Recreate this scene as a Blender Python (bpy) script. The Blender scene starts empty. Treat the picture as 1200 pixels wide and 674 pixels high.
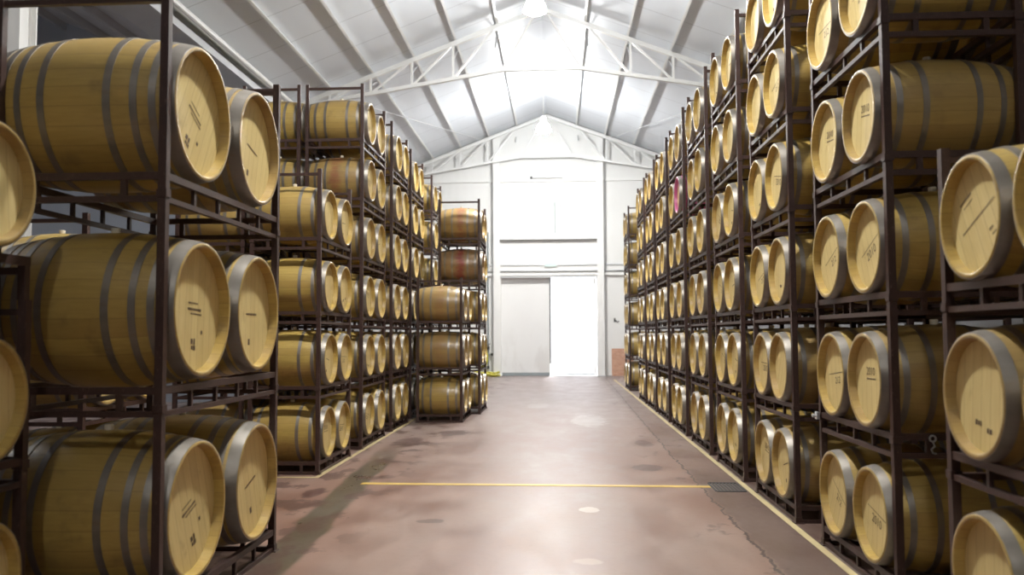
import bpy, bmesh, math, random
from mathutils import Matrix, Vector
random.seed(7)
PI = math.pi
scn = bpy.context.scene
C = scn.collection

# ------------------------------------------------------------------ camera
YAW, PIT, ROLL, CAM_H, FPX = 0.0544, 0.0554, -0.0046, 1.7505, 980.0
cam_data = bpy.data.cameras.new('camera')
cam = bpy.data.objects.new('camera', cam_data)
C.objects.link(cam)
cam_data.sensor_width = 36.0
cam_data.lens = FPX / 1200.0 * 36.0
cam_data.clip_end = 200
cam.location = (0, 0, CAM_H)
cam.rotation_euler = (Matrix.Rotation(YAW, 3, 'Z') @ Matrix.Rotation(PI / 2 + PIT, 3, 'X') @ Matrix.Rotation(ROLL, 3, 'Z')).to_euler()
cam_data.dof.use_dof = True
cam_data.dof.focus_distance = 9.5
cam_data.dof.aperture_fstop = 1.4
scn.camera = cam

# ------------------------------------------------------------------ light
# (lens, dome) emission of the ridge lamps, far to near, and of the lamp added to brighten the next bay
LAMP_POWER = [(1400, 400), (1200, 330), (1300, 200), (380, 90), (60, 110)]
SKY_STRENGTH = 0.05
SUN_STRENGTH = 16.0
scn.view_settings.view_transform = 'Standard'
scn.view_settings.look = 'None'
scn.view_settings.exposure = 0.0
scn.view_settings.gamma = 1.0
scn.view_settings.use_curve_mapping = False
world = bpy.data.worlds.new('sky')
scn.world = world
world.use_nodes = True
bg = world.node_tree.nodes['Background']
bg.inputs[0].default_value = (0.92, 0.96, 1.0, 1)
bg.inputs[1].default_value = SKY_STRENGTH
sun_d = bpy.data.lights.new('sun', 'SUN')
sun_d.energy = SUN_STRENGTH
sun_d.angle = 0.25
sun = bpy.data.objects.new('sun', sun_d)
C.objects.link(sun)
sun.location = (0, 60, 30)
sun.rotation_euler = Vector((0.02, -1.0, -0.9)).to_track_quat('-Z', 'Y').to_euler()
scn.cycles.max_bounces = 8
scn.cycles.diffuse_bounces = 5
scn.cycles.sample_clamp_indirect = 8.0
scn.cycles.use_denoising = True


# ------------------------------------------------------------------ node helpers
class NT:
    def __init__(self, name):
        self.m = bpy.data.materials.new(name)
        self.m.use_nodes = True
        self.t = self.m.node_tree
        self.t.nodes.clear()
        self.out = self.n('ShaderNodeOutputMaterial')

    def n(self, typ, **kw):
        nd = self.t.nodes.new(typ)
        for k, v in kw.items():
            setattr(nd, k, v)
        return nd

    def put(self, sock, v):
        if v is None:
            return
        if hasattr(v, 'is_linked'):
            self.t.links.new(v, sock)
        else:
            if isinstance(v, (tuple, list)) and len(v) == 3 and sock.type == 'RGBA':
                v = (*v, 1)
            sock.default_value = v

    def math(self, op, a, b=None, c=None, clamp=False):
        nd = self.n('ShaderNodeMath', operation=op, use_clamp=clamp)
        for i, v in enumerate((a, b, c)):
            self.put(nd.inputs[i], v)
        return nd.outputs[0]

    def mix(self, f, a, b, blend='MIX'):
        nd = self.n('ShaderNodeMix', data_type='RGBA', blend_type=blend)
        self.put(nd.inputs[0], f)
        self.put(nd.inputs[6], a)
        self.put(nd.inputs[7], b)
        return nd.outputs[2]

    def noise(self, vec, scale, detail=3, rough=0.55):
        nd = self.n('ShaderNodeTexNoise')
        self.put(nd.inputs['Vector'], vec)
        nd.inputs['Scale'].default_value = scale
        nd.inputs['Detail'].default_value = detail
        nd.inputs['Roughness'].default_value = rough
        return nd.outputs[0]

    def ramp(self, f, lo, hi):
        nd = self.n('ShaderNodeMapRange')
        nd.interpolation_type = 'SMOOTHSTEP'
        self.put(nd.inputs[0], f)
        nd.inputs[1].default_value = lo
        nd.inputs[2].default_value = hi
        return nd.outputs[0]

    def white(self, vec):
        nd = self.n('ShaderNodeTexWhiteNoise', noise_dimensions='3D')
        self.put(nd.inputs[0], vec)
        return nd.outputs[0]

    def comb(self, x, y, z):
        nd = self.n('ShaderNodeCombineXYZ')
        for i, v in enumerate((x, y, z)):
            self.put(nd.inputs[i], v)
        return nd.outputs[0]

    def sep(self, v):
        nd = self.n('ShaderNodeSeparateXYZ')
        self.put(nd.inputs[0], v)
        return nd.outputs

    def obj(self):
        return self.n('ShaderNodeTexCoord').outputs['Object']

    def pos(self):
        return self.n('ShaderNodeNewGeometry').outputs['Position']

    def scale(self, v, s):
        nd = self.n('ShaderNodeVectorMath', operation='MULTIPLY')
        self.put(nd.inputs[0], v)
        nd.inputs[1].default_value = s
        return nd.outputs[0]

    def add(self, a, b):
        nd = self.n('ShaderNodeVectorMath', operation='ADD')
        self.put(nd.inputs[0], a)
        self.put(nd.inputs[1], b)
        return nd.outputs[0]

    def bsdf(self, color, rough=0.5, metal=0.0, spec=0.5, bump=None, bump_d=0.01, bump_s=0.5):
        b = self.n('ShaderNodeBsdfPrincipled')
        self.put(b.inputs['Base Color'], color)
        self.put(b.inputs['Roughness'], rough)
        self.put(b.inputs['Metallic'], metal)
        self.put(b.inputs['Specular IOR Level'], spec)
        if bump is not None:
            bn = self.n('ShaderNodeBump')
            bn.inputs['Strength'].default_value = bump_s
            bn.inputs['Distance'].default_value = bump_d
            self.put(bn.inputs['Height'], bump)
            self.t.links.new(bn.outputs[0], b.inputs['Normal'])
        self.t.links.new(b.outputs[0], self.out.inputs[0])
        return b


def plain(name, color, rough=0.5, metal=0.0, var=0.12, scale=6.0, spec=0.5):
    t = NT(name)
    f = t.noise(t.obj(), scale, 4)
    dark = tuple(c * (1 - var) for c in color)
    light = tuple(min(1, c * (1 + var)) for c in color)
    t.bsdf(t.mix(f, dark, light), rough, metal, spec)
    return t.m


def mat_staves():
    t = NT('oak_staves')
    o = t.obj()
    x, y, z = t.sep(o)[:3]
    oi = t.n('ShaderNodeObjectInfo')
    rnd = oi.outputs['Random']
    ang = t.math('ARCTAN2', y, z)
    u = t.math('MULTIPLY', t.math('ADD', ang, PI), 26 / (2 * PI))
    u = t.math('ADD', u, t.math('MULTIPLY', rnd, 9.0))
    fl = t.math('FLOOR', u)
    fr = t.math('FRACT', u)
    sv = t.white(t.comb(fl, rnd, 0.3))
    gr = t.noise(t.add(t.scale(o, (1.6, 16, 16)), t.comb(rnd, fl, 0)), 3.0, 5, 0.6)
    blot = t.noise(t.add(o, t.comb(t.math('MULTIPLY', rnd, 30), 0, 0)), 3.2, 4, 0.6)
    c = t.mix(gr, (0.35, 0.240, 0.055), (0.60, 0.435, 0.130))
    c = t.mix(t.math('MULTIPLY', sv, 0.5), c, (0.33, 0.205, 0.06))
    c = t.mix(t.math('MULTIPLY', t.ramp(blot, 0.55, 0.75), 0.5), c, (0.15, 0.095, 0.04))
    # some barrels are older and browner
    c = t.mix(t.math('MULTIPLY', t.ramp(rnd, 0.55, 1.0), 0.45), c, (0.30, 0.20, 0.10))
    # spilt wine round the bung (object colour red) and magenta paint (object colour green)
    sc = t.n('ShaderNodeSeparateColor')
    t.t.links.new(oi.outputs['Color'], sc.inputs[0])
    band = t.math('SUBTRACT', 1.0, t.ramp(t.math('ABSOLUTE', t.math('ADD', x, t.math('MULTIPLY', t.math('SUBTRACT', blot, 0.5), 0.3))), 0.02, 0.13))
    wine = t.math('MULTIPLY', t.math('MULTIPLY', band, sc.outputs[0]), t.ramp(gr, 0.25, 0.6))
    c = t.mix(t.math('MULTIPLY', sc.outputs[0], 0.6), c, (0.19, 0.105, 0.085))
    c = t.mix(wine, c, (0.24, 0.035, 0.035))
    c = t.mix(sc.outputs[1], c, (0.55, 0.10, 0.30))
    edge = t.math('LESS_THAN', t.math('ABSOLUTE', t.math('SUBTRACT', fr, 0.5)), 0.485)
    c = t.mix(edge, t.mix(0.55, c, (0.15, 0.09, 0.04)), c)
    t.bsdf(c, t.math('ADD', 0.24, t.math('MULTIPLY', gr, 0.25)), 0, 0.55, t.math('MULTIPLY', gr, 1.0), 0.002, 0.4)
    return t.m


def mat_head():
    t = NT('oak_head')
    o = t.obj()
    x, y, z = t.sep(o)[:3]
    oi = t.n('ShaderNodeObjectInfo')
    rnd = oi.outputs['Random']
    u = t.math('ADD', t.math('MULTIPLY', y, 11.0), t.math('MULTIPLY', rnd, 7.0))
    fl = t.math('FLOOR', u)
    fr = t.math('FRACT', u)
    sv = t.white(t.comb(fl, rnd, 0.7))
    gr = t.noise(t.add(t.scale(o, (1, 22, 2.2)), t.comb(rnd, fl, 0)), 3.0, 5, 0.6)
    blot = t.noise(t.add(o, t.comb(t.math('MULTIPLY', rnd, 30), 0, 0)), 4.5, 4, 0.6)
    c = t.mix(gr, (0.62, 0.475, 0.185), (0.82, 0.685, 0.345))
    c = t.mix(t.math('MULTIPLY', sv, 0.22), c, (0.50, 0.345, 0.13))
    c = t.mix(t.math('MULTIPLY', t.ramp(blot, 0.60, 0.76), 0.4), c, (0.36, 0.24, 0.10))
    edge = t.math('LESS_THAN', t.math('ABSOLUTE', t.math('SUBTRACT', fr, 0.5)), 0.485)
    c = t.mix(edge, (0.40, 0.27, 0.11), c)
    t.bsdf(c, 0.55, 0, 0.35)
    return t.m


def mat_hoop():
    t = NT('galvanised_hoop')
    o = t.obj()
    f = t.noise(t.scale(o, (1, 3, 3)), 5, 4)
    rnd = t.n('ShaderNodeObjectInfo').outputs['Random']
    c = t.mix(f, (0.20, 0.18, 0.155), (0.33, 0.305, 0.27))
    c = t.mix(t.math('MULTIPLY', t.ramp(f, 0.55, 0.75), 0.4), c, (0.22, 0.15, 0.09))
    t.bsdf(c, 0.42, 0.65, 0.5)
    return t.m


def mat_rack():
    t = NT('rusty_rack_steel')
    o = t.pos()
    f = t.noise(o, 9, 5, 0.65)
    g = t.noise(t.scale(o, (3, 3, 1)), 30, 3)
    c = t.mix(f, (0.030, 0.015, 0.013), (0.075, 0.038, 0.030))
    c = t.mix(t.math('MULTIPLY', t.ramp(g, 0.6, 0.75), 0.5), c, (0.19, 0.13, 0.11))
    t.bsdf(c, 0.5, 0.0, 0.5, g, 0.002, 0.3)
    return t.m


def mat_floor():
    t = NT('stained_red_concrete')
    p = t.pos()
    x, y, z = t.sep(p)[:3]
    big = t.noise(t.scale(p, (0.45, 0.16, 1)), 1.0, 5, 0.6)
    mid = t.noise(t.scale(p, (1.2, 0.6, 1)), 1.6, 6, 0.65)
    fine = t.noise(p, 14, 4, 0.7)
    c = t.mix(t.ramp(mid, 0.25, 0.75), (0.185, 0.094, 0.068), (0.295, 0.186, 0.142))
    c = t.mix(t.math('MULTIPLY', t.ramp(big, 0.38, 0.72), 0.6), c, (0.32, 0.265, 0.232))
    c = t.mix(t.math('MULTIPLY', t.ramp(y, 9.0, 24.0), 0.7), c, (0.27, 0.235, 0.235))
    c = t.mix(t.math('MULTIPLY', t.ramp(fine, 0.5, 0.8), 0.25), c, (0.13, 0.075, 0.062))
    # pale worn spots
    vo = t.noise(t.scale(p, (1.3, 0.8, 1)), 0.9, 2, 0.4)
    c = t.mix(t.math('MULTIPLY', t.ramp(vo, 0.70, 0.80), 0.4), c, (0.46, 0.41, 0.36))
    # wet greenish track along the left stacks
    wob = t.math('MULTIPLY', t.math('SUBTRACT', t.noise(p, 1.1, 4), 0.5), 0.22)
    tc = t.math('ADD', t.math('ADD', x, 1.82), t.math('MULTIPLY', y, 0.058))
    d = t.math('ABSOLUTE', t.math('ADD', tc, wob))
    tr = t.math('SUBTRACT', 1.0, t.ramp(d, 0.13, 0.20))
    tr = t.math('MULTIPLY', tr, t.math('SUBTRACT', 1.0, t.ramp(y, 10.5, 14.0)))
    c = t.mix(t.math('MULTIPLY', tr, 0.85), c, (0.075, 0.066, 0.042))
    # darker bare strip on the right, behind the crack line
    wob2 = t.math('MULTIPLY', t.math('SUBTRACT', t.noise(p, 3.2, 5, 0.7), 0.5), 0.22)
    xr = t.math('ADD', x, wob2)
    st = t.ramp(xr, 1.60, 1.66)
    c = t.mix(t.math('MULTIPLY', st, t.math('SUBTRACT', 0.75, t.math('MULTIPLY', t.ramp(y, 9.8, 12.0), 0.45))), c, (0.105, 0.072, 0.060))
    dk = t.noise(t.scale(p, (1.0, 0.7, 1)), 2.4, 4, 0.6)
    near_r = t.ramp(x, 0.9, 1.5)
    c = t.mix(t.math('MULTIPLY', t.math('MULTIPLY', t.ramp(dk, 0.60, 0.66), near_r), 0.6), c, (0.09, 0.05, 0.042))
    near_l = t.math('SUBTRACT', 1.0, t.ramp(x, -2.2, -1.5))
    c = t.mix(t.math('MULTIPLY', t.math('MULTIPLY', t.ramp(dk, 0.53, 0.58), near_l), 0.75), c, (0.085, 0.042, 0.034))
    # single spills (dark) and drips (pale)
    sw = t.math('MULTIPLY', t.math('SUBTRACT', t.noise(p, 5.0, 4, 0.6), 0.5), 0.5)
    for (sx, sy, rx, ry, col, a) in ((-2.72, 9.25, 0.13, 0.30, (0.085, 0.038, 0.03), 0.85), (-1.85, 14.9, 0.30, 0.45, (0.08, 0.045, 0.04), 0.8), (-2.45, 13.6, 0.25, 0.7, (0.09, 0.05, 0.045), 0.7),
                                     (-1.2, 7.9, 0.14, 0.10, (0.09, 0.05, 0.04), 0.7), (1.15, 11.1, 0.22, 0.30, (0.09, 0.05, 0.045), 0.7), (1.35, 13.5, 0.14, 0.5, (0.09, 0.05, 0.045), 0.6),
                                     (0.30, 8.45, 0.11, 0.14, (0.50, 0.42, 0.37), 0.7), (0.22, 6.55, 0.13, 0.10, (0.44, 0.33, 0.27), 0.5), (0.6, 17.0, 0.4, 1.2, (0.42, 0.39, 0.37), 0.6), (-0.5, 20.5, 0.3, 0.8, (0.42, 0.39, 0.37), 0.5)):
        dx = t.math('MULTIPLY', t.math('SUBTRACT', x, sx), 1 / rx)
        dy = t.math('MULTIPLY', t.math('SUBTRACT', y, sy), 1 / ry)
        dd = t.math('ADD', t.math('SQRT', t.math('ADD', t.math('MULTIPLY', dx, dx), t.math('MULTIPLY', dy, dy))), t.math('MULTIPLY', sw, 2.5))
        c = t.mix(t.math('MULTIPLY', t.math('SUBTRACT', 1.0, t.ramp(dd, 0.75, 1.0)), a), c, col)
    # the crack itself
    cr = t.math('LESS_THAN', t.math('ABSOLUTE', t.math('SUBTRACT', xr, t.math('ADD', 1.61, t.math('MULTIPLY', t.math('MAXIMUM', t.math('SUBTRACT', y, 12.0), 0.0), 0.012)))), 0.012)
    c = t.mix(t.math('MULTIPLY', cr, 0.85), c, (0.03, 0.022, 0.02))
    r = t.math('ADD', 0.31, t.math('MULTIPLY', t.ramp(mid, 0.2, 0.8), 0.20))
    r = t.math('SUBTRACT', r, t.math('MULTIPLY', tr, 0.08))
    t.bsdf(c, r, 0, 0.5, fine, 0.003, 0.25)
    return t.m


def mat_roof():
    t = NT('white_roof_panels')
    p = t.pos()
    x, y, z = t.sep(p)[:3]
    f = t.noise(t.scale(p, (0.6, 0.25, 1)), 1.0, 4)
    c = t.mix(f, (0.68, 0.71, 0.75), (0.77, 0.80, 0.84))
    fy = t.math('FRACT', t.math('MULTIPLY', y, 1 / 1.62))
    jn = t.math('LESS_THAN', fy, 0.012)
    c = t.mix(t.math('MULTIPLY', jn, 0.5), c, (0.12, 0.12, 0.12))
    t.bsdf(c, 0.5, 0, 0.4)
    return t.m


def mat_wall(name, base, rib=True):
    t = NT(name)
    p = t.pos()
    x, y, z = t.sep(p)[:3]
    f = t.noise(t.scale(p, (1, 1, 0.4)), 1.2, 5)
    c = t.mix(f, tuple(b * 0.93 for b in base), base)
    h = t.math('SINE', t.math('MULTIPLY', t.math('ADD', x, y), 2 * PI / 0.33))
    low = t.math('SUBTRACT', 1.0, t.ramp(z, 0.2, 2.6))
    c = t.mix(t.math('MULTIPLY', t.math('MULTIPLY', low, t.ramp(f, 0.5, 0.62)), 0.25), c, (0.45, 0.42, 0.38))
    t.bsdf(c, 0.5, 0, 0.35, h if rib else None, 0.004, 0.2)
    return t.m


def mat_emit(name, col, s):
    t = NT(name)
    e = t.n('ShaderNodeEmission')
    e.inputs[0].default_value = (*col, 1)
    e.inputs[1].default_value = s
    t.t.links.new(e.outputs[0], t.out.inputs[0])
    return t.m


def mat_translucent(name):
    t = NT(name)
    p = t.pos()
    x = t.sep(p)[0]
    w = t.math('SINE', t.math('MULTIPLY', x, 2 * PI / 0.3))
    c = t.mix(t.math('MULTIPLY', t.math('ADD', w, 1.0), 0.5), (0.78, 0.80, 0.84), (0.90, 0.91, 0.93))
    a = t.n('ShaderNodeBsdfTranslucent')
    b = t.n('ShaderNodeBsdfDiffuse')
    t.put(a.inputs[0], c)
    t.put(b.inputs[0], c)
    m = t.n('ShaderNodeMixShader')
    m.inputs[0].default_value = 0.45
    t.t.links.new(a.outputs[0], m.inputs[1])
    t.t.links.new(b.outputs[0], m.inputs[2])
    t.t.links.new(m.outputs[0], t.out.inputs[0])
    return t.m


def mat_brick():
    t = NT('bare_brick')
    b = t.n('ShaderNodeTexBrick')
    v = t.scale(t.obj(), (1, 1, 1))
    s = t.sep(v)
    t.put(b.inputs['Vector'], t.comb(s[0], s[2], 0.0))
    b.inputs['Color1'].default_value = (0.50, 0.24, 0.15, 1)
    b.inputs['Color2'].default_value = (0.60, 0.33, 0.21, 1)
    b.inputs['Mortar'].default_value = (0.55, 0.47, 0.40, 1)
    b.inputs['Scale'].default_value = 4.0
    t.bsdf(b.outputs[0], 0.8)
    return t.m


M = dict(
    staves=mat_staves(), head=mat_head(), hoop=mat_hoop(), rack=mat_rack(), floor=mat_floor(), roof=mat_roof(),
    wall=mat_wall('white_wall_panels', (0.82, 0.82, 0.80)), greywall=mat_wall('blue_grey_wall', (0.42, 0.46, 0.53)),
    sidewall=mat_wall('side_wall_panels', (0.20, 0.20, 0.21)),
    white=plain('white_painted_steel', (0.80, 0.80, 0.78), 0.4, 0, 0.04, 3),
    galv=plain('galvanised_steel', (0.62, 0.63, 0.64), 0.38, 0.35, 0.1, 3),
    door=mat_wall('white_door_panel', (0.84, 0.84, 0.83), False), glowdoor=mat_translucent('translucent_door_panel'),
    
    dark=plain('dark_steel', (0.05, 0.05, 0.05), 0.5, 0.2), grey=plain('grey_pipe', (0.30, 0.34, 0.35), 0.5, 0.3),
    yellow=plain('yellow_line_paint', (0.62, 0.43, 0.10), 0.45, 0, 0.25, 5),
    cream=plain('worn_cream_line_paint', (0.55, 0.45, 0.24), 0.5, 0, 0.3, 4),
    hose=plain('yellow_rubber', (0.72, 0.66, 0.08), 0.45, 0, 0.1), ink=plain('dark_stencil_ink', (0.13, 0.085, 0.05), 0.8, 0, 0.3, 40),
    bung=plain('pale_silicone', (0.75, 0.70, 0.58), 0.5, 0, 0.05), brick=mat_brick(),
    green=plain('pale_green_cover', (0.62, 0.78, 0.72), 0.4, 0, 0.03), concrete=plain('outdoor_concrete', (0.55, 0.54, 0.50), 0.8, 0, 0.1, 2),
)


# ------------------------------------------------------------------ mesh helpers
def box(bm, x0, x1, y0, y1, z0, z1):
    vs = [bm.verts.new((x, y, z)) for z in (z0, z1) for y in (y0, y1) for x in (x0, x1)]
    for q in ((0, 2, 3, 1), (4, 5, 7, 6), (0, 1, 5, 4), (2, 6, 7, 3), (0, 4, 6, 2), (1, 3, 7, 5)):
        bm.faces.new([vs[i] for i in q])


def bar(bm, a, b, w, h=None, up=(0, 0, 1)):
    """rectangular tube from a to b; h is measured along up"""
    h = h or w
    a, b = Vector(a), Vector(b)
    d = (b - a).normalized()
    u = Vector(up)
    if abs(d.dot(u)) > 0.98:
        u = Vector((0, 1, 0))
    s = d.cross(u).normalized()
    u = s.cross(d).normalized()
    vs = []
    for p in (a, b):
        for i, j in ((-1, -1), (1, -1), (1, 1), (-1, 1)):
            vs.append(bm.verts.new(p + s * (i * w / 2) + u * (j * h / 2)))
    for q in ((0, 1, 2, 3), (7, 6, 5, 4), (0, 4, 5, 1), (1, 5, 6, 2), (2, 6, 7, 3), (3, 7, 4, 0)):
        bm.faces.new([vs[i] for i in q])


def tube(bm, pts, r, n=8, closed=False):
    pts = [Vector(p) for p in pts]
    rings = []
    k = len(pts)
    for i, p in enumerate(pts):
        if closed:
            d = pts[(i + 1) % k] - pts[i - 1]
        else:
            d = pts[min(i + 1, k - 1)] - pts[max(i - 1, 0)]
        d.normalize()
        u = Vector((0, 0, 1)) if abs(d.z) < 0.9 else Vector((0, 1, 0))
        s = d.cross(u).normalized()
        u = s.cross(d)
        rings.append([bm.verts.new(p + (s * math.cos(2 * PI * j / n) + u * math.sin(2 * PI * j / n)) * r) for j in range(n)])
    for i in range(k if closed else k - 1):
        A, B = rings[i], rings[(i + 1) % k]
        for j in range(n):
            bm.faces.new((A[j], A[(j + 1) % n], B[(j + 1) % n], B[j]))
    if not closed:
        bm.faces.new(list(reversed(rings[0])))
        bm.faces.new(rings[-1])


def lathe_x(bm, prof, n=40, caps=False):
    """revolve (x, r) profile about the X axis"""
    rings = []
    for x, r in prof:
        rings.append([bm.verts.new((x, r * math.sin(2 * PI * j / n), r * math.cos(2 * PI * j / n))) for j in range(n)])
    for A, B in zip(rings, rings[1:]):
        for j in range(n):
            bm.faces.new((A[j], B[j], B[(j + 1) % n], A[(j + 1) % n]))
    if caps:
        bm.faces.new(rings[0])
        bm.faces.new(list(reversed(rings[-1])))


def lathe_z(bm, prof, n=24, caps=True, c=(0, 0, 0)):
    rings = []
    for z, r in prof:
        rings.append([bm.verts.new((c[0] + r * math.cos(2 * PI * j / n), c[1] + r * math.sin(2 * PI * j / n), c[2] + z)) for j in range(n)])
    for A, B in zip(rings, rings[1:]):
        for j in range(n):
            bm.faces.new((A[j], A[(j + 1) % n], B[(j + 1) % n], B[j]))
    if caps:
        bm.faces.new(list(reversed(rings[0])))
        bm.faces.new(rings[-1])


def finish(bm, name, mat, smooth=False, sharp=35):
    bmesh.ops.recalc_face_normals(bm, faces=bm.faces)
    if smooth:
        for f in bm.faces:
            f.smooth = True
        for e in bm.edges:
            if len(e.link_faces) == 2 and e.calc_face_angle() > math.radians(sharp):
                e.smooth = False
    me = bpy.data.meshes.new(name)
    bm.to_mesh(me)
    bm.free()
    me.materials.append(mat)
    return me


def mesh(name, mat, fn, smooth=False, sharp=35):
    bm = bmesh.new()
    fn(bm)
    return finish(bm, name, mat, smooth, sharp)


def put(name, me, parent=None, loc=(0, 0, 0), rot=(0, 0, 0)):
    o = bpy.data.objects.new(name, me)
    C.objects.link(o)
    o.parent = parent
    o.location = loc
    o.rotation_euler = rot
    return o


def thing(name, label, cat, loc=(0, 0, 0), rotz=0.0, group=None, me=None):
    o = put(name, me, None, loc, (0, 0, rotz))
    o['label'] = label
    o['category'] = cat
    if group:
        o['group'] = group
    return o


def struct(name, mat, fn, smooth=False):
    o = put(name, mesh(name, mat, fn, smooth))
    o['kind'] = 'structure'
    return o


# ------------------------------------------------------------------ building shell
RX, RZ, SL = -0.40, 11.05, 0.38          # ridge x, ridge height, roof slope
VX, EX = -7.9, 6.9                        # valley on the left, wall on the right
Y0, Y1 = -7.0, 34.9
LX, LY1 = -15.5, 21.6                     # neighbouring bay on the left
def roof_z(x):
    if x < VX:
        return RZ - SL * (RX - VX) + SL * (VX - x)
    return RZ - SL * abs(x - RX)


def slab(bm, x0, x1, y0, y1, t=0.12):
    za, zb = roof_z(x0 + (1e-6 if x0 == VX else 0)), roof_z(x1)
    vs = [bm.verts.new(p) for p in ((x0, y0, za), (x1, y0, zb), (x1, y1, zb), (x0, y1, za), (x0, y0, za + t), (x1, y0, zb + t), (x1, y1, zb + t), (x0, y1, za + t))]
    for q in ((0, 1, 2, 3), (7, 6, 5, 4), (0, 4, 5, 1), (1, 5, 6, 2), (2, 6, 7, 3), (3, 7, 4, 0)):
        bm.faces.new([vs[i] for i in q])


struct('floor', M['floor'], lambda bm: box(bm, LX, EX, Y0, Y1 + 0.2, -0.15, 0))


def _ceil(bm):
    slab(bm, VX, RX, Y0, Y1 + 0.3)
    slab(bm, RX, EX + 0.3, Y0, Y1 + 0.3)
    slab(bm, LX, VX, Y0, LY1)
struct('ceiling', M['roof'], _ceil)

DX0, DX1, DZ = -2.36, 1.63, 4.12          # doorway in the far wall
def _back(bm):
    def gable(x0, x1, zlow):
        # panel of the gable between x0 and x1, from zlow to the roof
        xs = sorted({x0, x1} | ({RX} if x0 < RX < x1 else set()))
        top = [(x, roof_z(x + (1e-6 if x == VX else 0)) - 0.01) for x in xs]
        fr = [bm.verts.new((x0, Y1, zlow)), bm.verts.new((x1, Y1, zlow))] + [bm.verts.new((x, Y1, z)) for x, z in reversed(top)]
        bk = [bm.verts.new((v.co.x, Y1 + 0.2, v.co.z)) for v in fr]
        bm.faces.new(fr)
        bm.faces.new(list(reversed(bk)))
        for i in range(len(fr)):
            j = (i + 1) % len(fr)
            bm.faces.new((fr[i], bk[i], bk[j], fr[j]))
    gable(VX, DX0, 0)
    gable(DX1, EX, 0)
    gable(DX0, DX1, DZ)
struct('wall_back', M['wall'], _back)
struct('wall_right', M['sidewall'], lambda bm: box(bm, EX, EX + 0.2, Y0, Y1 + 0.2, 0, roof_z(EX)))


def _left(bm):
    box(bm, VX - 0.2, VX, LY1 + 0.2, Y1 + 0.2, 0, roof_z(VX + 0.001) - 0.02)
    box(bm, LX - 0.2, LX, Y0, LY1, 0, roof_z(LX))
struct('wall_left', M['sidewall'], _left)


def _left_end(bm):
    fr = [bm.verts.new(p) for p in ((LX, LY1, 0), (VX, LY1, 0), (VX, LY1, roof_z(VX - 0.001)), (LX, LY1, roof_z(LX)))]
    bk = [bm.verts.new((v.co.x, LY1 + 0.2, v.co.z)) for v in fr]
    bm.faces.new(fr)
    bm.faces.new(list(reversed(bk)))
    for i in range(4):
        j = (i + 1) % 4
        bm.faces.new((fr[i], bk[i], bk[j], fr[j]))
struct('wall_side', M['greywall'], _left_end)

# doors: closed leaf on the left, daylight-flooded translucent leaf on the right
XG = -0.34


def _leaf(x0, x1, y, z0=0.12):
    def fn(bm):
        box(bm, x0, x1, y, y + 0.05, z0, DZ + 0.1)
        n = int((x1 - x0) / 0.3)
        for i in range(1, n):
            x = x0 + (x1 - x0) * i / n
            box(bm, x - 0.006, x + 0.006, y - 0.004, y, z0 + 0.02, DZ - 0.05)
    return fn
d1 = struct('door_1', M['door'], _leaf(DX0 - 0.1, XG, Y1 + 0.21))
d1s = put('kick_strip', mesh('kick_strip', M['grey'], lambda bm: box(bm, DX0 + 0.01, XG, Y1 + 0.19, Y1 + 0.27, 0.0, 0.13)), d1)
d1h = put('edge_frame', mesh('edge_frame', M['white'], lambda bm: box(bm, XG - 0.06, XG, Y1 + 0.19, Y1 + 0.21, 0.13, DZ + 0.05)), d1)


def _leaf2(bm):
    box(bm, XG + 0.05, DX1 + 0.1, Y1 + 0.21, Y1 + 0.22, 0.05, DZ + 0.1)
d2 = struct('door_2', M['glowdoor'], _leaf2)
put('edge_frame', mesh('edge_frame_b', M['white'], lambda bm: (box(bm, DX1 - 0.12, DX1 - 0.06, Y1 + 0.18, Y1 + 0.21, 0.05, DZ - 0.05))), d2)
put('kick_strip', mesh('kick_strip_b', M['grey'], lambda bm: box(bm, XG + 0.6, DX1 - 0.1, Y1 + 0.19, Y1 + 0.21, 0.02, 0.07)), d2)
struct('trim_1', M['concrete'], lambda bm: box(bm, -12, 12, Y1 + 0.2, Y1 + 14, -0.15, -0.01))


def trim(i, mat, fn, smooth=False):
    return struct('trim_%d' % i, mat, fn, smooth)

# girts and door tracks on the far wall
TN = [2]
def nt(mat, fn, smooth=False):
    o = trim(TN[0], mat, fn, smooth)
    TN[0] += 1
    return o
nt(M['white'], lambda bm: box(bm, VX, EX, Y1 - 0.07, Y1, 8.13, 8.24))
nt(M['white'], lambda bm: box(bm, -2.5, 1.7, Y1 - 0.22, Y1, 5.72, 5.88))
nt(M['galv'], lambda bm: (box(bm, -2.5, 1.7, Y1 - 0.23, Y1 - 0.02, 5.88, 5.92), box(bm, -2.5, 1.7, Y1 - 0.23, Y1 - 0.02, 5.68, 5.72)))
nt(M['galv'], lambda bm: (box(bm, -4.6, 4.0, Y1 - 0.05, Y1, 4.60, 4.66), box(bm, -4.6, 4.0, Y1 - 0.12, Y1, 4.36, 4.40)))
nt(M['white'], lambda bm: box(bm, -4.6, 4.0, Y1 - 0.12, Y1, 4.17, 4.28))
nt(M['galv'], lambda bm: box(bm, DX0, DX1, Y1 - 0.09, Y1, DZ - 0.02, DZ + 0.03))

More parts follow.
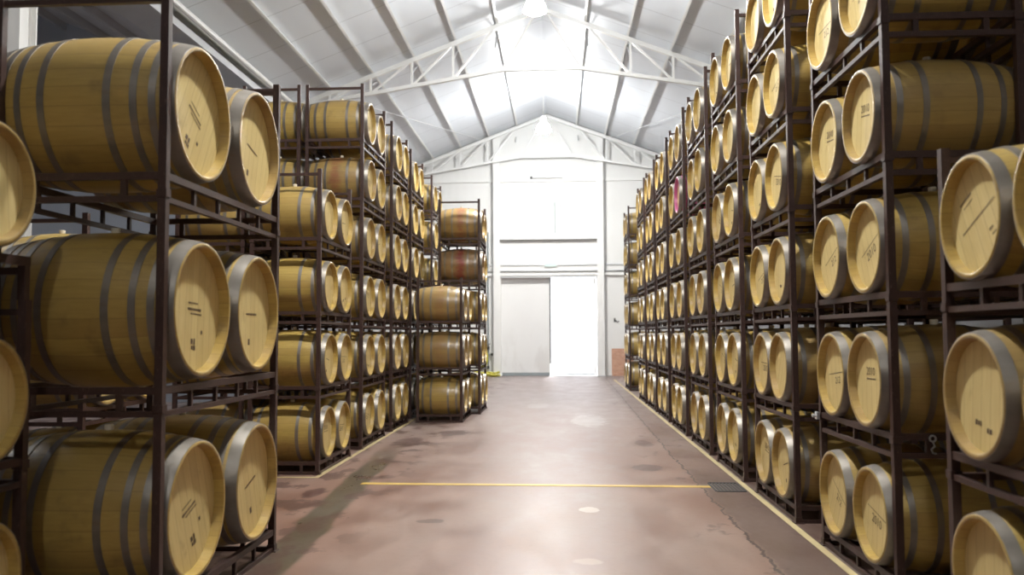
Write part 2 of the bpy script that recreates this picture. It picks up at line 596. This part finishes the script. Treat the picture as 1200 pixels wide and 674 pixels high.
# steel columns of the far wall and of the valley
def column(x, y, z1, w, label):
    t = thing('steel_column', label, 'column', (x, y, 0), 0, 'white steel columns')
    def fn(bm):
        box(bm, -w / 2, w / 2, -w / 2, -w / 2 + 0.03, 0.03, z1)
        box(bm, -w / 2, w / 2, w / 2 - 0.03, w / 2, 0.03, z1)
        box(bm, -w * 0.32, w * 0.32, -w / 2 + 0.03, w / 2 - 0.03, 0.03, z1)
    put('shaft', mesh('column_shaft', M['white'], fn), t)
    put('base_plate', mesh('column_base', M['galv'], lambda bm: box(bm, -w * 0.7, w * 0.7, -w * 0.5, w * 0.5, 0, 0.03)), t)
column(-2.52, Y1 - 0.20, 9.95, 0.27, 'white steel column at the left edge of the far doors')
column(1.79, Y1 - 0.20, 9.95, 0.27, 'white steel column at the right edge of the far doors')
column(-7.83, 11.5, 7.88, 0.40, 'thick white column behind the big barrels at upper left corner')
column(-8.0, 22.9, 7.8, 0.30, 'white column under the roof valley, hidden behind the left stacks')

# purlins, ridge and valley gutter
SP = [1.30 + 1.17 * k for k in range(6)]
for sgn in (-1, 1):
    for s in SP:
        x = RX + sgn * s
        if x > EX - 0.1 or x < VX + 0.1:
            continue
        z = roof_z(x)
        nrm = Vector((sgn * SL, 0, 1)).normalized()
        tan = Vector((sgn, 0, -SL)).normalized()
        def fn(bm, x=x, z=z, nrm=nrm, tan=tan):
            c = Vector((x, 0, z))
            bar(bm, c - nrm * 0.075 + Vector((0, Y0, 0)), c - nrm * 0.075 + Vector((0, Y1, 0)), 0.02, 0.15, nrm)
            d = c - nrm * 0.145 - tan * 0.03
            bar(bm, d + Vector((0, Y0, 0)), d + Vector((0, Y1, 0)), 0.05, 0.012, nrm)
        nt(M['white'], fn)
for k in range(5):
    x = VX - 0.9 - 1.5 * k
    z = roof_z(x)
    nt(M['galv'], lambda bm, x=x, z=z: bar(bm, (x, Y0, z - 0.12), (x, LY1, z - 0.12), 0.08, 0.2))
def _gut(bm):
    z = roof_z(VX + 0.001)
    box(bm, VX - 0.35, VX + 0.35, Y0, LY1, z - 0.32, z - 0.28)
    box(bm, VX + 0.35, VX + 0.39, Y0, LY1, z - 0.32, z - 0.16)
    box(bm, VX - 0.39, VX - 0.35, Y0, LY1, z - 0.32, z + 0.1)
nt(M['galv'], _gut)
nt(M['white'], lambda bm: tube(bm, [(VX + 0.62, Y0, roof_z(VX + 0.62) - 0.3), (VX + 0.62, LY1 + 12, roof_z(VX + 0.62) - 0.3)], 0.06, 8))

# roof trusses
def truss(y, label):
    t = thing('roof_truss', label, 'roof truss', (RX, y, 0), 0, 'white roof trusses')
    top = lambda s: RZ - 0.23 - SL * s
    bot = lambda s: 9.12 if s < 1.1 else 9.12 - 0.163 * (s - 1.1)
    eL, eR = 7.3, 7.1
    for sgn, e in ((-1, eL), (1, eR)):
        put('top_chord', mesh('top_chord', M['white'], lambda bm: bar(bm, (0, 0, top(0)), (sgn * e, 0, top(e)), 0.12, 0.12)), t)
    def bc(bm):
        pts = [(-eL, bot(eL)), (-1.1, 9.12), (1.1, 9.12), (eR, bot(eR))]
        for a, b in zip(pts, pts[1:]):
            bar(bm, (a[0], 0, a[1]), (b[0], 0, b[1]), 0.10, 0.10)
    put('bottom_chord', mesh('bottom_chord', M['white'], bc), t)
    st = [1.30, 2.47, 3.64, 4.81, 5.98]
    for sgn in (-1, 1):
        for i in range(1, 5):
            s = st[i] * sgn
            put('vertical_strut', mesh('vertical_strut', M['white'], lambda bm: bar(bm, (s, 0, bot(st[i])), (s, 0, top(st[i])), 0.06)), t)
        pairs = [((1.1, bot(1.1)), (0.12, top(0.12))), ((2.47, bot(2.47)), (1.30, top(1.30)))]
        pairs += [((st[i], top(st[i])), (st[i + 1], bot(st[i + 1]))) for i in range(1, 4)]
        for a, b in pairs:
            put('diagonal_brace', mesh('diagonal_brace', M['white'], lambda bm: bar(bm, (sgn * a[0], 0, a[1]), (sgn * b[0], 0, b[1]), 0.055)), t)
        # fly braces running back to the purlins
        for i in range(0, 4):
            s = st[i]
            put('fly_brace', mesh('fly_brace', M['galv'], lambda bm: bar(bm, (sgn * s, 0.05, bot(s) + 0.55 * (top(s) - bot(s))), (sgn * s, 0.9, top(s) + 0.14), 0.035)), t)
    return t
truss(22.95, 'nearer of the two white roof trusses, spanning mid aisle')
truss(34.5, 'farther white roof truss, against the far gable wall')
truss(11.5, 'white roof truss above the top edge of the view')
truss(0.0, 'white roof truss overhead at the viewpoint')

# thin wind-bracing rods under the roof of the far bay
for (sa, sb, ya, yb, lab) in ((2.7, 6.0, 34.2, 23.2, 'thin bracing rod under the roof above the left stacks'), (-2.7, -6.0, 34.2, 23.2, 'thin bracing rod under the roof above the right stacks')):
    a = (RX - sa, ya, roof_z(RX - sa) - 0.22)
    b = (RX - sb, yb, roof_z(RX - sb) - 0.22)
    thing('bracing_rod', lab, 'rod', (0, 0, 0), 0, 'roof bracing rods', mesh('bracing_rod', M['galv'], lambda bm: tube(bm, [a, b], 0.012, 6)))

# high bay lamps along the ridge
def lamp(x, y, z, label, power):
    ml = mat_emit('lamp_lens_glow', (1.0, 0.98, 0.94), power[0])
    md = mat_emit('lamp_dome_glow', (0.97, 0.99, 1.0), power[1])
    t = thing('high_bay_lamp', label, 'lamp', (x, y, z), 0, 'high bay lamps along the ridge')
    put('dome', mesh('lamp_dome', md, lambda bm: lathe_z(bm, [(-0.10, 0.26), (-0.02, 0.24), (0.10, 0.19), (0.2, 0.10)], 24, False), True), t)
    put('lens', mesh('lamp_lens', ml, lambda bm: lathe_z(bm, [(-0.16, 0.06), (-0.15, 0.16), (-0.12, 0.22), (-0.105, 0.235)], 24), True), t)
    put('housing', mesh('lamp_housing', M['galv'], lambda bm: lathe_z(bm, [(0.2, 0.10), (0.22, 0.11), (0.42, 0.10), (0.46, 0.04)], 20), True), t)
    top = roof_z(x) - z
    put('hanging_rod', mesh('lamp_rod', M['white'], lambda bm: tube(bm, [(0, 0, 0.45), (0, 0, top)], 0.015, 6)), t)
LAMPS = [(-0.45, 29.2, 9.0, 'glowing ridge lamp in front of the far gable'), (-0.45, 18.2, 9.0, 'glowing ridge lamp at the top edge of the view'),
         (-0.45, 7.2, 9.0, 'ridge lamp above the front stacks, over the view'), (-0.45, -4.0, 9.0, 'ridge lamp behind the viewpoint'),
         (-11.6, 9.0, 8.2, 'unseen lamp added to brighten the neighbouring bay, beyond the left edge')]  # added fill source out of view, lifts the dark next bay
for a, pw in zip(LAMPS, LAMP_POWER):
    lamp(*a, pw)

# floor lines
FZ = 0.004
nt(M['cream'], lambda bm: box(bm, 2.09, 2.15, 0, 32, 0, FZ))
nt(M['cream'], lambda bm: (box(bm, -3.0, -2.94, 10.2, 32, 0, FZ), box(bm, -5.2, -3.0, 10.2, 10.26, 0, FZ)))
def _yl(bm):
    vs = [bm.verts.new(p) for p in ((-2.32, 9.78, FZ), (1.72, 9.69, FZ), (1.72, 9.80, FZ), (-2.32, 9.89, FZ), (-2.32, 9.78, 0), (1.72, 9.69, 0), (1.72, 9.80, 0), (-2.32, 9.89, 0))]
    for q in ((0, 1, 2, 3), (7, 6, 5, 4), (0, 4, 5, 1), (1, 5, 6, 2), (2, 6, 7, 3), (3, 7, 4, 0)):
        bm.faces.new([vs[i] for i in q])
nt(M['yellow'], _yl)
def _gr(bm):
    box(bm, -0.16, 0.16, -0.28, -0.25, 0, 0.008)
    box(bm, -0.16, 0.16, 0.25, 0.28, 0, 0.008)
    for i in range(9):
        x = -0.16 + i * 0.04
        box(bm, x - 0.012, x + 0.012, -0.25, 0.25, 0, 0.006)
thing('drain_grate', 'dark floor drain grate at the right end of the yellow line', 'drain', (1.9, 9.72, 0), 0, None, mesh('drain_grate', M['dark'], _gr))

# ------------------------------------------------------------------ fittings on the far wall
t = thing('water_pipe', 'grey water pipe with taps beside the far left column', 'pipe', (-2.90, Y1 - 0.06, 0))
put('pipe_run', mesh('pipe_run', M['grey'], lambda bm: (tube(bm, [(0, 0, 0.35), (0, 0, 6.0), (-0.26, 0, 6.0), (-0.26, 0, 4.7)], 0.03, 8), tube(bm, [(-0.42, 0, 1.16), (0.0, 0, 1.16)], 0.03, 8), tube(bm, [(0.0, 0, 0.9), (0.16, 0, 0.9)], 0.022, 8))), t)
put('tap', mesh('tap', M['dark'], lambda bm: (box(bm, -0.06, 0.06, -0.1, 0, 1.10, 1.22), tube(bm, [(0.0, -0.1, 1.16), (0.0, -0.13, 1.32), (0.1, -0.13, 1.34)], 0.02, 6))), t)
put('tap', mesh('tap_low', M['dark'], lambda bm: (box(bm, 0.1, 0.2, -0.09, 0, 0.85, 0.95), box(bm, -0.05, 0.05, -0.08, 0.0, 0.3, 0.42))), t)
def _hose(bm):
    pts = []
    for i in range(120):
        a = i / 120 * 2 * PI * 6
        r = 0.36 + 0.10 * math.sin(i * 0.7)
        pts.append((r * math.cos(a) * 1.25, r * math.sin(a) * 0.6, 0.03 + 0.16 * i / 120 + 0.02 * math.sin(i * 1.7)))
    tube(bm, pts, 0.028, 6)
hs = thing('hose', 'yellow hose coiled on the floor by the far left column', 'hose', (-2.95, Y1 - 0.62, 0), 0, None, mesh('hose', M['hose'], _hose, True))
def _hose2(bm):
    for k in range(3):
        pts = [(0.20 * math.cos(a) + 0.03 * k, -0.03 * k, 0.78 + (0.36 + 0.04 * k) * math.sin(a)) for a in [i / 24 * 2 * PI for i in range(24)]]
        tube(bm, pts, 0.022, 6, True)
thing('hose', 'pale yellow hose hanging from the tap beside the far left column', 'hose', (-3.18, Y1 - 0.09, 0), 0, None, mesh('hanging_hose', M['hose'], _hose2, True))
t = thing('exit_light', 'pale green emergency light box above the far doors', 'emergency light', (-0.28, Y1, 4.55))
put('casing', mesh('exit_casing', M['white'], lambda bm: box(bm, -0.26, 0.26, -0.06, 0, -0.02, 0.16)), t)
put('cover', mesh('exit_cover', M['green'], lambda bm: box(bm, -0.24, 0.24, -0.1, -0.06, 0, 0.14)), t)
t = thing('strip_light', 'unlit strip light high on the far gable wall', 'lamp', (-0.4, Y1 - 0.11, 8.28))
put('batten', mesh('strip_batten', M['white'], lambda bm: box(bm, -0.68, 0.68, -0.06, 0.0, -0.03, 0.05)), t)
put('tube', mesh('strip_tube', M['galv'], lambda bm: tube(bm, [(-0.64, -0.09, 0), (0.64, -0.09, 0)], 0.02, 8)), t)
put('end_cap', mesh('strip_cap', M['dark'], lambda bm: box(bm, -0.70, -0.62, -0.11, 0.0, -0.04, 0.05)), t)
thing('conduit', 'thin dark conduit standing above the cross beam, left one', 'conduit', (-0.09, Y1 - 0.04, 5.93), 0, None, mesh('conduit', M['grey'], lambda bm: tube(bm, [(0, 0, 0), (0, 0, 1.34)], 0.022, 6)))
thing('conduit', 'pale hooked conduit above the cross beam, right one', 'conduit', (0.17, Y1 - 0.04, 5.93), 0, None, mesh('conduit_pale', M['galv'], lambda bm: tube(bm, [(0, 0, 0), (0.02, 0, 1.1), (-0.03, -0.02, 1.18), (-0.1, -0.02, 1.16)], 0.028, 6)))
thing('brick_pier', 'bare brick patch at floor level by the last right stack', 'brickwork', (2.6, Y1 - 0.035, 0), 0, None, mesh('brick_pier', M['brick'], lambda bm: box(bm, -0.38, 0.5, -0.03, 0.03, 0, 1.12)))
t = thing('wall_hook', 'small black hook on the far wall right of the doors', 'hook', (2.42, Y1, 2.28))
put('plate', mesh('hook_plate', M['dark'], lambda bm: box(bm, -0.09, -0.03, -0.03, 0, -0.06, 0.1)), t)
put('prong', mesh('hook_prong', M['dark'], lambda bm: tube(bm, [(-0.03, -0.02, 0.0), (0.06, -0.08, -0.06), (0.12, -0.08, -0.02)], 0.02, 6)), t)


# ------------------------------------------------------------------ barrels
class Kind:
    pass


def barrel_kind(L, rb, re, hoops, p, zc, wch):
    k = Kind()
    k.L, k.rb, k.re, k.p, k.zc = L, rb, re, p, zc
    k.zt = 0.02 if L > 1.1 else 0.09
    H = L / 2
    R = lambda x: rb - (rb - re) * (abs(x) / H) ** 2.0
    th = 0.028
    rec = 0.055 * (L / 0.98)
    ri = re - th
    prof = [(-H + rec, ri - 0.004), (-H + 0.004, ri + 0.004), (-H, ri + 0.009), (-H, re - 0.004)]
    n = 20
    prof += [(-H + 0.004 + (L - 0.008) * i / n, R(-H + 0.004 + (L - 0.008) * i / n)) for i in range(n + 1)]
    prof += [(H, re - 0.004), (H, ri + 0.009), (H - 0.004, ri + 0.004), (H - rec, ri - 0.004)]
    k.staves = mesh('wine_barrel', M['staves'], lambda bm: lathe_x(bm, prof, 48), True, 40)
    xh = H - rec
    k.xh = xh
    k.head = mesh('head', M['head'], lambda bm: lathe_x(bm, [(-0.02, ri + 0.006), (0.0, ri + 0.006)], 48, True))
    k.hoops = []
    for c, w in hoops:
        xc = c * H
        w2 = w / 2
        if abs(c) > 0.9:
            xc = math.copysign(H - w2 - 0.003, c)
        pts = []
        for i in range(5):
            x = xc - w2 + w * i / 4
            pts.append((x, R(x) + 0.0045))
        pr = [(pts[0][0], pts[0][1] - 0.006)] + pts + [(pts[-1][0], pts[-1][1] - 0.006)]
        k.hoops.append(mesh('hoop', M['hoop'], lambda bm: lathe_x(bm, pr, 48), True, 40))
    k.bung = mesh('bung', M['bung'], lambda bm: lathe_z(bm, [(-0.02, 0.024), (0.03, 0.028), (0.034, 0.025)], 14, True, (0, 0, rb)), True)
    return k


def text_mesh(s, size):
    cu = bpy.data.curves.new('stencil', 'FONT')
    cu.body = s
    cu.size = size
    cu.align_x = 'CENTER'
    cu.align_y = 'CENTER'
    ob = bpy.data.objects.new('stencil', cu)
    me = bpy.data.meshes.new_from_object(ob)
    bpy.data.objects.remove(ob)
    return me


def scribble(bm, cy, cz, length, h, rnd):
    """a printed line too small to read: a row of short ink strokes"""
    x = -length / 2
    while x < length / 2:
        w = rnd.uniform(0.5, 1.1) * h
        hh = h * rnd.uniform(0.7, 1.0)
        y0 = cy + x
        vs = [bm.verts.new((0, y0, cz - hh / 2)), bm.verts.new((0, y0 + w * 0.75, cz - hh / 2)), bm.verts.new((0, y0 + w * 0.75, cz + hh / 2)), bm.verts.new((0, y0, cz + hh / 2))]
        bm.faces.new(vs)
        x += w


def stencil(kind, r):
    """markings on a head; head plane is YZ facing +X, readable with +Y to the right"""
    rnd = random.Random(kind)
    bm = bmesh.new()
    if kind in (0, 1):                      # fine line with year below
        scribble(bm, 0, 0.03 * r, 1.15 * r, 0.028 * r, rnd)
    if kind == 2:                           # long slanting line, small print top and bottom
        scribble(bm, 0, 0, 1.25 * r, 0.035 * r, rnd)
        scribble(bm, -0.25 * r, 0.52 * r, 0.42 * r, 0.06 * r, rnd)
        scribble(bm, -0.2 * r, 0.40 * r, 0.36 * r, 0.03 * r, rnd)
        scribble(bm, 0.28 * r, -0.42 * r, 0.12 * r, 0.06 * r, rnd)
        scribble(bm, 0.34 * r, -0.54 * r, 0.14 * r, 0.04 * r, rnd)
    if kind == 3:                           # three short lines and a round cooper's mark
        scribble(bm, -0.05 * r, 0.10 * r, 0.34 * r, 0.03 * r, rnd)
        scribble(bm, 0, 0.0, 0.50 * r, 0.045 * r, rnd)
        scribble(bm, 0.06 * r, -0.07 * r, 0.40 * r, 0.03 * r, rnd)
        scribble(bm, -0.02 * r, -0.52 * r, 0.16 * r, 0.12 * r, rnd)
        scribble(bm, -0.02 * r, -0.62 * r, 0.12 * r, 0.08 * r, rnd)
        scribble(bm, 0.3 * r, -0.36 * r, 0.07 * r, 0.08 * r, rnd)
    if kind == 4:                           # one short bold line, small mark below
        scribble(bm, 0.0, -0.02 * r, 0.55 * r, 0.045 * r, rnd)
        scribble(bm, -0.1 * r, -0.55 * r, 0.12 * r, 0.16 * r, rnd)
    if kind == 5:                           # year over a fine line
        scribble(bm, 0.02 * r, 0.02 * r, 0.55 * r, 0.035 * r, rnd)
    if kind == 6:                           # faint mark near the foot
        scribble(bm, -0.12 * r, -0.5 * r, 0.22 * r, 0.1 * r, rnd)
    if kind == 7:
        scribble(bm, 0.22 * r, -0.58 * r, 0.09 * r, 0.12 * r, rnd)
    def txt(s, size, cy, cz):
        me = text_mesh(s, size)
        base = len(bm.verts)
        bm.from_mesh(me)
        bm.verts.ensure_lookup_table()
        for v in bm.verts[base:]:
            x, y = v.co.x, v.co.y
            v.co = (0, x + cy, y + cz)
        bpy.data.meshes.remove(me)
    if kind == 0:
        txt('2010', 0.30 * r, 0.02 * r, -0.17 * r)
    if kind == 1:
        txt('212', 0.26 * r, 0.08 * r, -0.17 * r)
    if kind == 5:
        txt('2010', 0.27 * r, 0, 0.19 * r)
    for v in bm.verts:
        v.co.x = 0.0015
    me = bpy.data.meshes.new('stencil_mark')
    bm.to_mesh(me)
    bm.free()
    me.materials.append(M['ink'])
    return me


BQ = barrel_kind(0.99, 0.385, 0.322, [(0.95, 0.062), (-0.95, 0.062), (0.68, 0.04), (-0.68, 0.04), (0.35, 0.04), (-0.35, 0.04)], 0.930, 0.49, 0.06)
PN = barrel_kind(1.20, 0.500, 0.428, [(0.95, 0.085), (-0.95, 0.085), (0.78, 0.042), (-0.78, 0.042), (0.60, 0.042), (-0.60, 0.042), (0.34, 0.045), (-0.34, 0.045)], 1.272, 0.645, 0.085)
for K in (BQ, PN):
    K.marks = [stencil(i, K.re - 0.03) for i in range(8)]


def barrel(K, x, y, z, face, label, mark=None, tilt=0.0, wine=0.0, pink=0.0, bung=True):
    """face +1: printed head looks to +X, -1: to -X"""
    o = put('wine_barrel', K.staves, None, (x, y, z), (0, 0, 0 if face > 0 else PI))
    o['label'] = label
    o['category'] = 'barrel'
    o['group'] = 'oak wine barrels in racks'
    o.color = (wine, pink, 0, 1)
    hd = put('head', K.head, o, (K.xh, 0, 0), (tilt, 0, 0))
    if mark is not None:
        put('stencil_mark', K.marks[mark], hd)
        if mark == 6:
            put('stencil_mark', K.marks[7], hd)
    put('head', K.head, o, (-K.xh, 0, 0), (0, 0, PI))
    for h in K.hoops:
        put('hoop', h, o)
    if bung:
        put('bung', K.bung, o)
    return o


# ------------------------------------------------------------------ racks
RD = 0.92                                   # depth of a rack across the aisle row
_cache = {}


def rack_meshes(W, D, p, zr, rungs, zt, ground):
    key = (round(W, 3), D, p, ground, zt)
    if key in _cache:
        return _cache[key]
    w = 0.05
    r = {}
    hx, hy = D / 2 - w / 2, W / 2 - w / 2
    def post(sx, sy):
        def fn(bm):
            x, y = sx * hx, sy * hy
            zb = 0.006 if ground else zt + 0.002
            box(bm, x - w / 2, x + w / 2, y - w / 2, y + w / 2, zb, p + zt)
            if ground:
                box(bm, x - w / 2 - 0.02, x + w / 2 + 0.02, y - w / 2 - 0.02, y + w / 2 + 0.02, 0.0, 0.008)
            box(bm, x - w / 2 - 0.006, x + w / 2 + 0.006, y - w / 2 - 0.006, y + w / 2 + 0.006, zb + 0.004, zb + 0.05)
        return mesh('post', M['rack'], fn)
    r['post'] = [post(a, b) for a in (1, -1) for b in (1, -1)]
    def ladder(sx):
        def fn(bm):
            x = sx * (hx)
            y0, y1 = -hy + w / 2, hy - w / 2
            box(bm, x - 0.02, x + 0.02, y0, y1, zr - 0.022, zr + 0.022)
            box(bm, x - 0.018, x + 0.018, y0, y1, 0.0, 0.032)
            for i in range(rungs):
                y = y0 + (y1 - y0) * (i + 1) / (rungs + 1)
                box(bm, x - 0.012, x + 0.012, y - 0.014, y + 0.014, 0.032, zr - 0.022)
        return mesh('ladder_rail', M['rack'], fn)
    r['ladder_rail'] = [ladder(1), ladder(-1)]
    def side(sy):
        def fn(bm):
            y = sy * hy
            x0, x1 = -hx + w / 2, hx - w / 2
            box(bm, x0, x1, y - 0.02, y + 0.02, zr - 0.022, zr + 0.022)
            box(bm, x0, x1, y - 0.02, y + 0.02, 0.0, 0.036)
            for i in range(2):
                x = x0 + (x1 - x0) * (0.22 + 0.56 * i)
                box(bm, x - 0.018, x + 0.018, y - 0.015, y + 0.015, 0.036, zr - 0.022)
        return mesh('side_rail', M['rack'], fn)
    r['side_rail'] = [side(1), side(-1)]
    def topb(sy):
        def fn(bm):
            y = sy * (hy - 0.005)
            x0, x1 = -hx + w / 2, hx - w / 2
            box(bm, x0, x1, y - 0.018, y + 0.018, p + zt - 0.085, p + zt - 0.05)
        return mesh('top_bar', M['rack'], fn)
    r['top_bar'] = [topb(1), topb(-1)]
    _cache[key] = r
    return r


def rack(x, y, z, W, D, p, zr, rungs, label, zt, ground, top):
    t = thing('barrel_rack', label, 'rack', (x, y, z), 0, 'stacked steel barrel racks')
    for nm, ms in rack_meshes(W, D, p, zr, rungs, zt, ground).items():
        if nm == 'top_bar' and not top:
            continue
        for me in ms:
            put(nm, me, t)
    return t


TIER = {3: ['bottom', 'middle', 'top'], 2: ['lower', 'upper']}
ORD = ['bottom', 'second', 'third', 'fourth', 'fifth', 'sixth']
rng = random.Random(11)


def stack(xf, side, ya, yb, tiers, K, where, marks=(0, 1, 5, 6, 4, None), special=None, only=None, depth=None, pitch=None, zt=None):
    """xf: aisle-side face; side +1 right row (faces -X), -1 left row (faces +X)"""
    W = yb - ya
    p = pitch or K.p
    RD = depth or 0.92
    zr = 0.138 if K is BQ else 0.155
    cx = xf + side * RD / 2
    cy = (ya + yb) / 2
    names = TIER.get(tiers, ORD)
    for k in range(tiers):
        nm = names[k]
        rack(cx, cy, k * p, W, RD, p, zr, 3 if K is BQ else 4, 'rusty brown steel rack, %s tier of %s' % (nm, where), K.zt if zt is None else zt, k == 0, k == tiers - 1)
        for j, sy in enumerate((-1, 1)):
            if only is not None and j not in only:
                continue
            sp = dict((special or {}).get((k, j), {}))
            lab = sp.pop('label', 'oak barrel, %s one on %s tier of %s' % ('nearer' if j == 0 else 'farther', nm, where))
            mk = sp.pop('mark', rng.choice(marks))
            tl = sp.pop('tilt', rng.uniform(-0.5, 0.5))
            barrel(K, cx + side * (0.04 if K is PN else 0.0) + rng.uniform(-0.012, 0.012), cy + sy * (K.rb + 0.004), k * p + K.zc, -side, lab, mk, tl, **sp)


XR = 2.173
stack(XR, 1, 3.29, 4.86, 3, BQ, 'the nearest right-hand stack', special={
    (2, 0): dict(), (2, 1): dict(mark=2, tilt=0.45, label='oak barrel with long slanting print line, top of nearest right-hand stack'), (1, 1): dict(mark=6, tilt=-0.1)}, zt=0.0)
stack(XR, 1, 5.607, 7.165, 5, BQ, 'the second right-hand stack', special={
    (3, 0): dict(mark=5, tilt=-0.15), (2, 0): dict(mark=0, tilt=0.42), (1, 0): dict(mark=5, tilt=0.0), (0, 0): dict(mark=0, tilt=-0.2), (0, 1): dict(mark=1, tilt=-0.5), (2, 1): dict(mark=1, tilt=0.4)})
RW = [('third', 7.91, 9.46), ('fourth', 10.07, 11.7), ('fifth', 12.24, 13.9), ('sixth', 14.46, 16.2), ('seventh', 16.7, 18.4), ('eighth', 18.85, 20.5), ('ninth', 21.05, 22.7)]
for nm, a, b in RW:
    sp = {}
    if nm == 'sixth':
        sp = {(4, 0): dict(pink=0.9, label='barrel with magenta painted end, fifth tier of sixth right-hand stack')}
    stack(XR, 1, a, b, 6, BQ, 'the %s right-hand stack' % nm, special=sp)
stack(XR, 1, 25.7, 27.3, 6, BQ, 'the last right-hand stack, by the far wall')

# left side
big = {(2, 0): dict(mark=3, tilt=-0.5, bung=False), (1, 0): dict(mark=3, tilt=-0.05), (0, 0): dict(mark=3, tilt=0.35), (2, 1): dict(mark=4, tilt=-0.25), (1, 1): dict(mark=4, tilt=0.0), (0, 1): dict(mark=4, tilt=0.3)}
for (k, j), d in big.items():
    d['label'] = 'big yellow oak barrel, %s one on %s tier of the front left stack' % ('nearer' if j == 0 else 'farther', TIER[3][k])
stack(-2.305, -1, 4.78, 6.80, 3, PN, 'the big-barrel stack at front left', special=big, depth=1.08)
XL = -2.996
stack(XL, -1, 10.42, 12.0, 4, BQ, 'the four-tier left stack', pitch=0.945)
# rear rows on the right and left, added to keep the gaps dark
stack(XR + 1.06, 1, 3.29, 4.86, 3, BQ, 'the added rear row behind nearest right-hand stack', zt=0.0)
stack(XR + 1.06, 1, 5.607, 7.165, 6, BQ, 'the added rear row behind second right-hand stack')
stack(XR + 1.06, 1, 7.91, 9.46, 6, BQ, 'the added rear row behind third right-hand stack')
stack(XR + 1.06, 1, 10.07, 11.7, 6, BQ, 'the added rear row behind fourth right-hand stack')
stack(-4.02, -1, 10.52, 12.1, 4, BQ, 'the added rear row behind four-tier left stack')
LW = [('first', 12.72, 14.4, XL), ('second', 15.03, 16.6, XL), ('third', 17.35, 18.95, XL - 0.06), ('fourth', 20.3, 21.9, XL - 0.06)]
for nm, a, b, x in LW:
    sp = {}
    if nm == 'first':
        sp = {(4, 0): dict(wine=0.55)}
    stack(x, -1, a, b, 6, BQ, 'the %s six-tier left stack' % nm, special=sp)
stack(-1.90, -1, 16.6, 18.16, 3, BQ, 'the low three-tier jutting stack', special={(2, 0): dict(wine=0.25), (1, 0): dict(wine=0.2)})
stack(-1.70, -1, 18.3, 19.86, 5, BQ, 'the five-tier stack jutting into the aisle', special={(4, 0): dict(wine=0.6), (3, 0): dict(wine=1.0)})
# small pale fittings on the racks of the second right-hand stack
t = thing('rack_hook', 'pale metal hook hanging from the side rail of second right-hand stack', 'hook', (XR + 0.24, 5.60, 0.93))
put('ring', mesh('hook_ring', M['galv'], lambda bm: tube(bm, [(0.035 * math.cos(a), -0.012, 0.14 + 0.035 * math.sin(a)) for a in [i / 16 * 2 * PI for i in range(16)]], 0.011, 6, True), True), t)
put('shank', mesh('hook_shank', M['galv'], lambda bm: tube(bm, [(0, -0.012, 0.105), (0.02, -0.012, 0.05), (-0.02, -0.012, 0.01), (0.0, -0.012, -0.03), (0.035, -0.012, -0.035)], 0.011, 6), True), t)
t.scale = (0.55, 1, 0.55)
t.location.z = 0.985
t = thing('rack_clamp', 'small shiny clamp on far post of second right-hand stack', 'clamp', (XR - 0.012, 7.14, 1.06))
put('band', mesh('clamp_band', M['galv'], lambda bm: box(bm, -0.02, 0.0, -0.03, 0.03, -0.03, 0.03)), t)
put('bolt', mesh('clamp_bolt', M['galv'], lambda bm: tube(bm, [(-0.02, 0, 0.0), (-0.05, 0, 0.0)], 0.015, 8)), t)
# second rows behind
stack(-4.0, -1, 12.72, 14.4, 6, BQ, 'the rear stack behind tall left stacks')
stack(-4.30, -1, 7.4, 8.95, 3, BQ, 'the rear stack behind the big barrels')
# nearest stack, cut by the left edge: two tiers with a low cradle and a third barrel on top
stack(-2.92, -1, 2.93, 4.50, 2, BQ, 'the stack cut by the left picture edge', only=(1,))
def cradle(x, y, z, W, h, label):
    t = thing('barrel_cradle', label, 'rack', (x, y, z))
    for sx in (-1, 1):
        put('rail', mesh('cradle_rail', M['rack'], lambda bm: box(bm, sx * 0.43 - 0.02, sx * 0.43 + 0.02, -W / 2, W / 2, h - 0.05, h)), t)
        for sy in (-1, 1):
            put('leg', mesh('cradle_leg', M['rack'], lambda bm: box(bm, sx * 0.43 - 0.022, sx * 0.43 + 0.022, sy * (W / 2 - 0.03) - 0.022, sy * (W / 2 - 0.03) + 0.022, 0, h - 0.05)), t)
    for sy in (-1, 1):
        put('side_bar', mesh('cradle_bar', M['rack'], lambda bm: box(bm, -0.41, 0.41, sy * (W / 2 - 0.03) - 0.02, sy * (W / 2 - 0.03) + 0.02, h - 0.1, h - 0.06)), t)
cradle(-2.92 - RD / 2, 3.715, 1.95, 1.56, 0.24, 'steel cradle on top of the stack at the left picture edge')
barrel(BQ, -2.92 - RD / 2 + 0.02, 3.715 + 0.389, 1.95 + 0.24 + 0.345, 1, 'oak barrel lying on the cradle at the left picture edge', 4, 0.1)
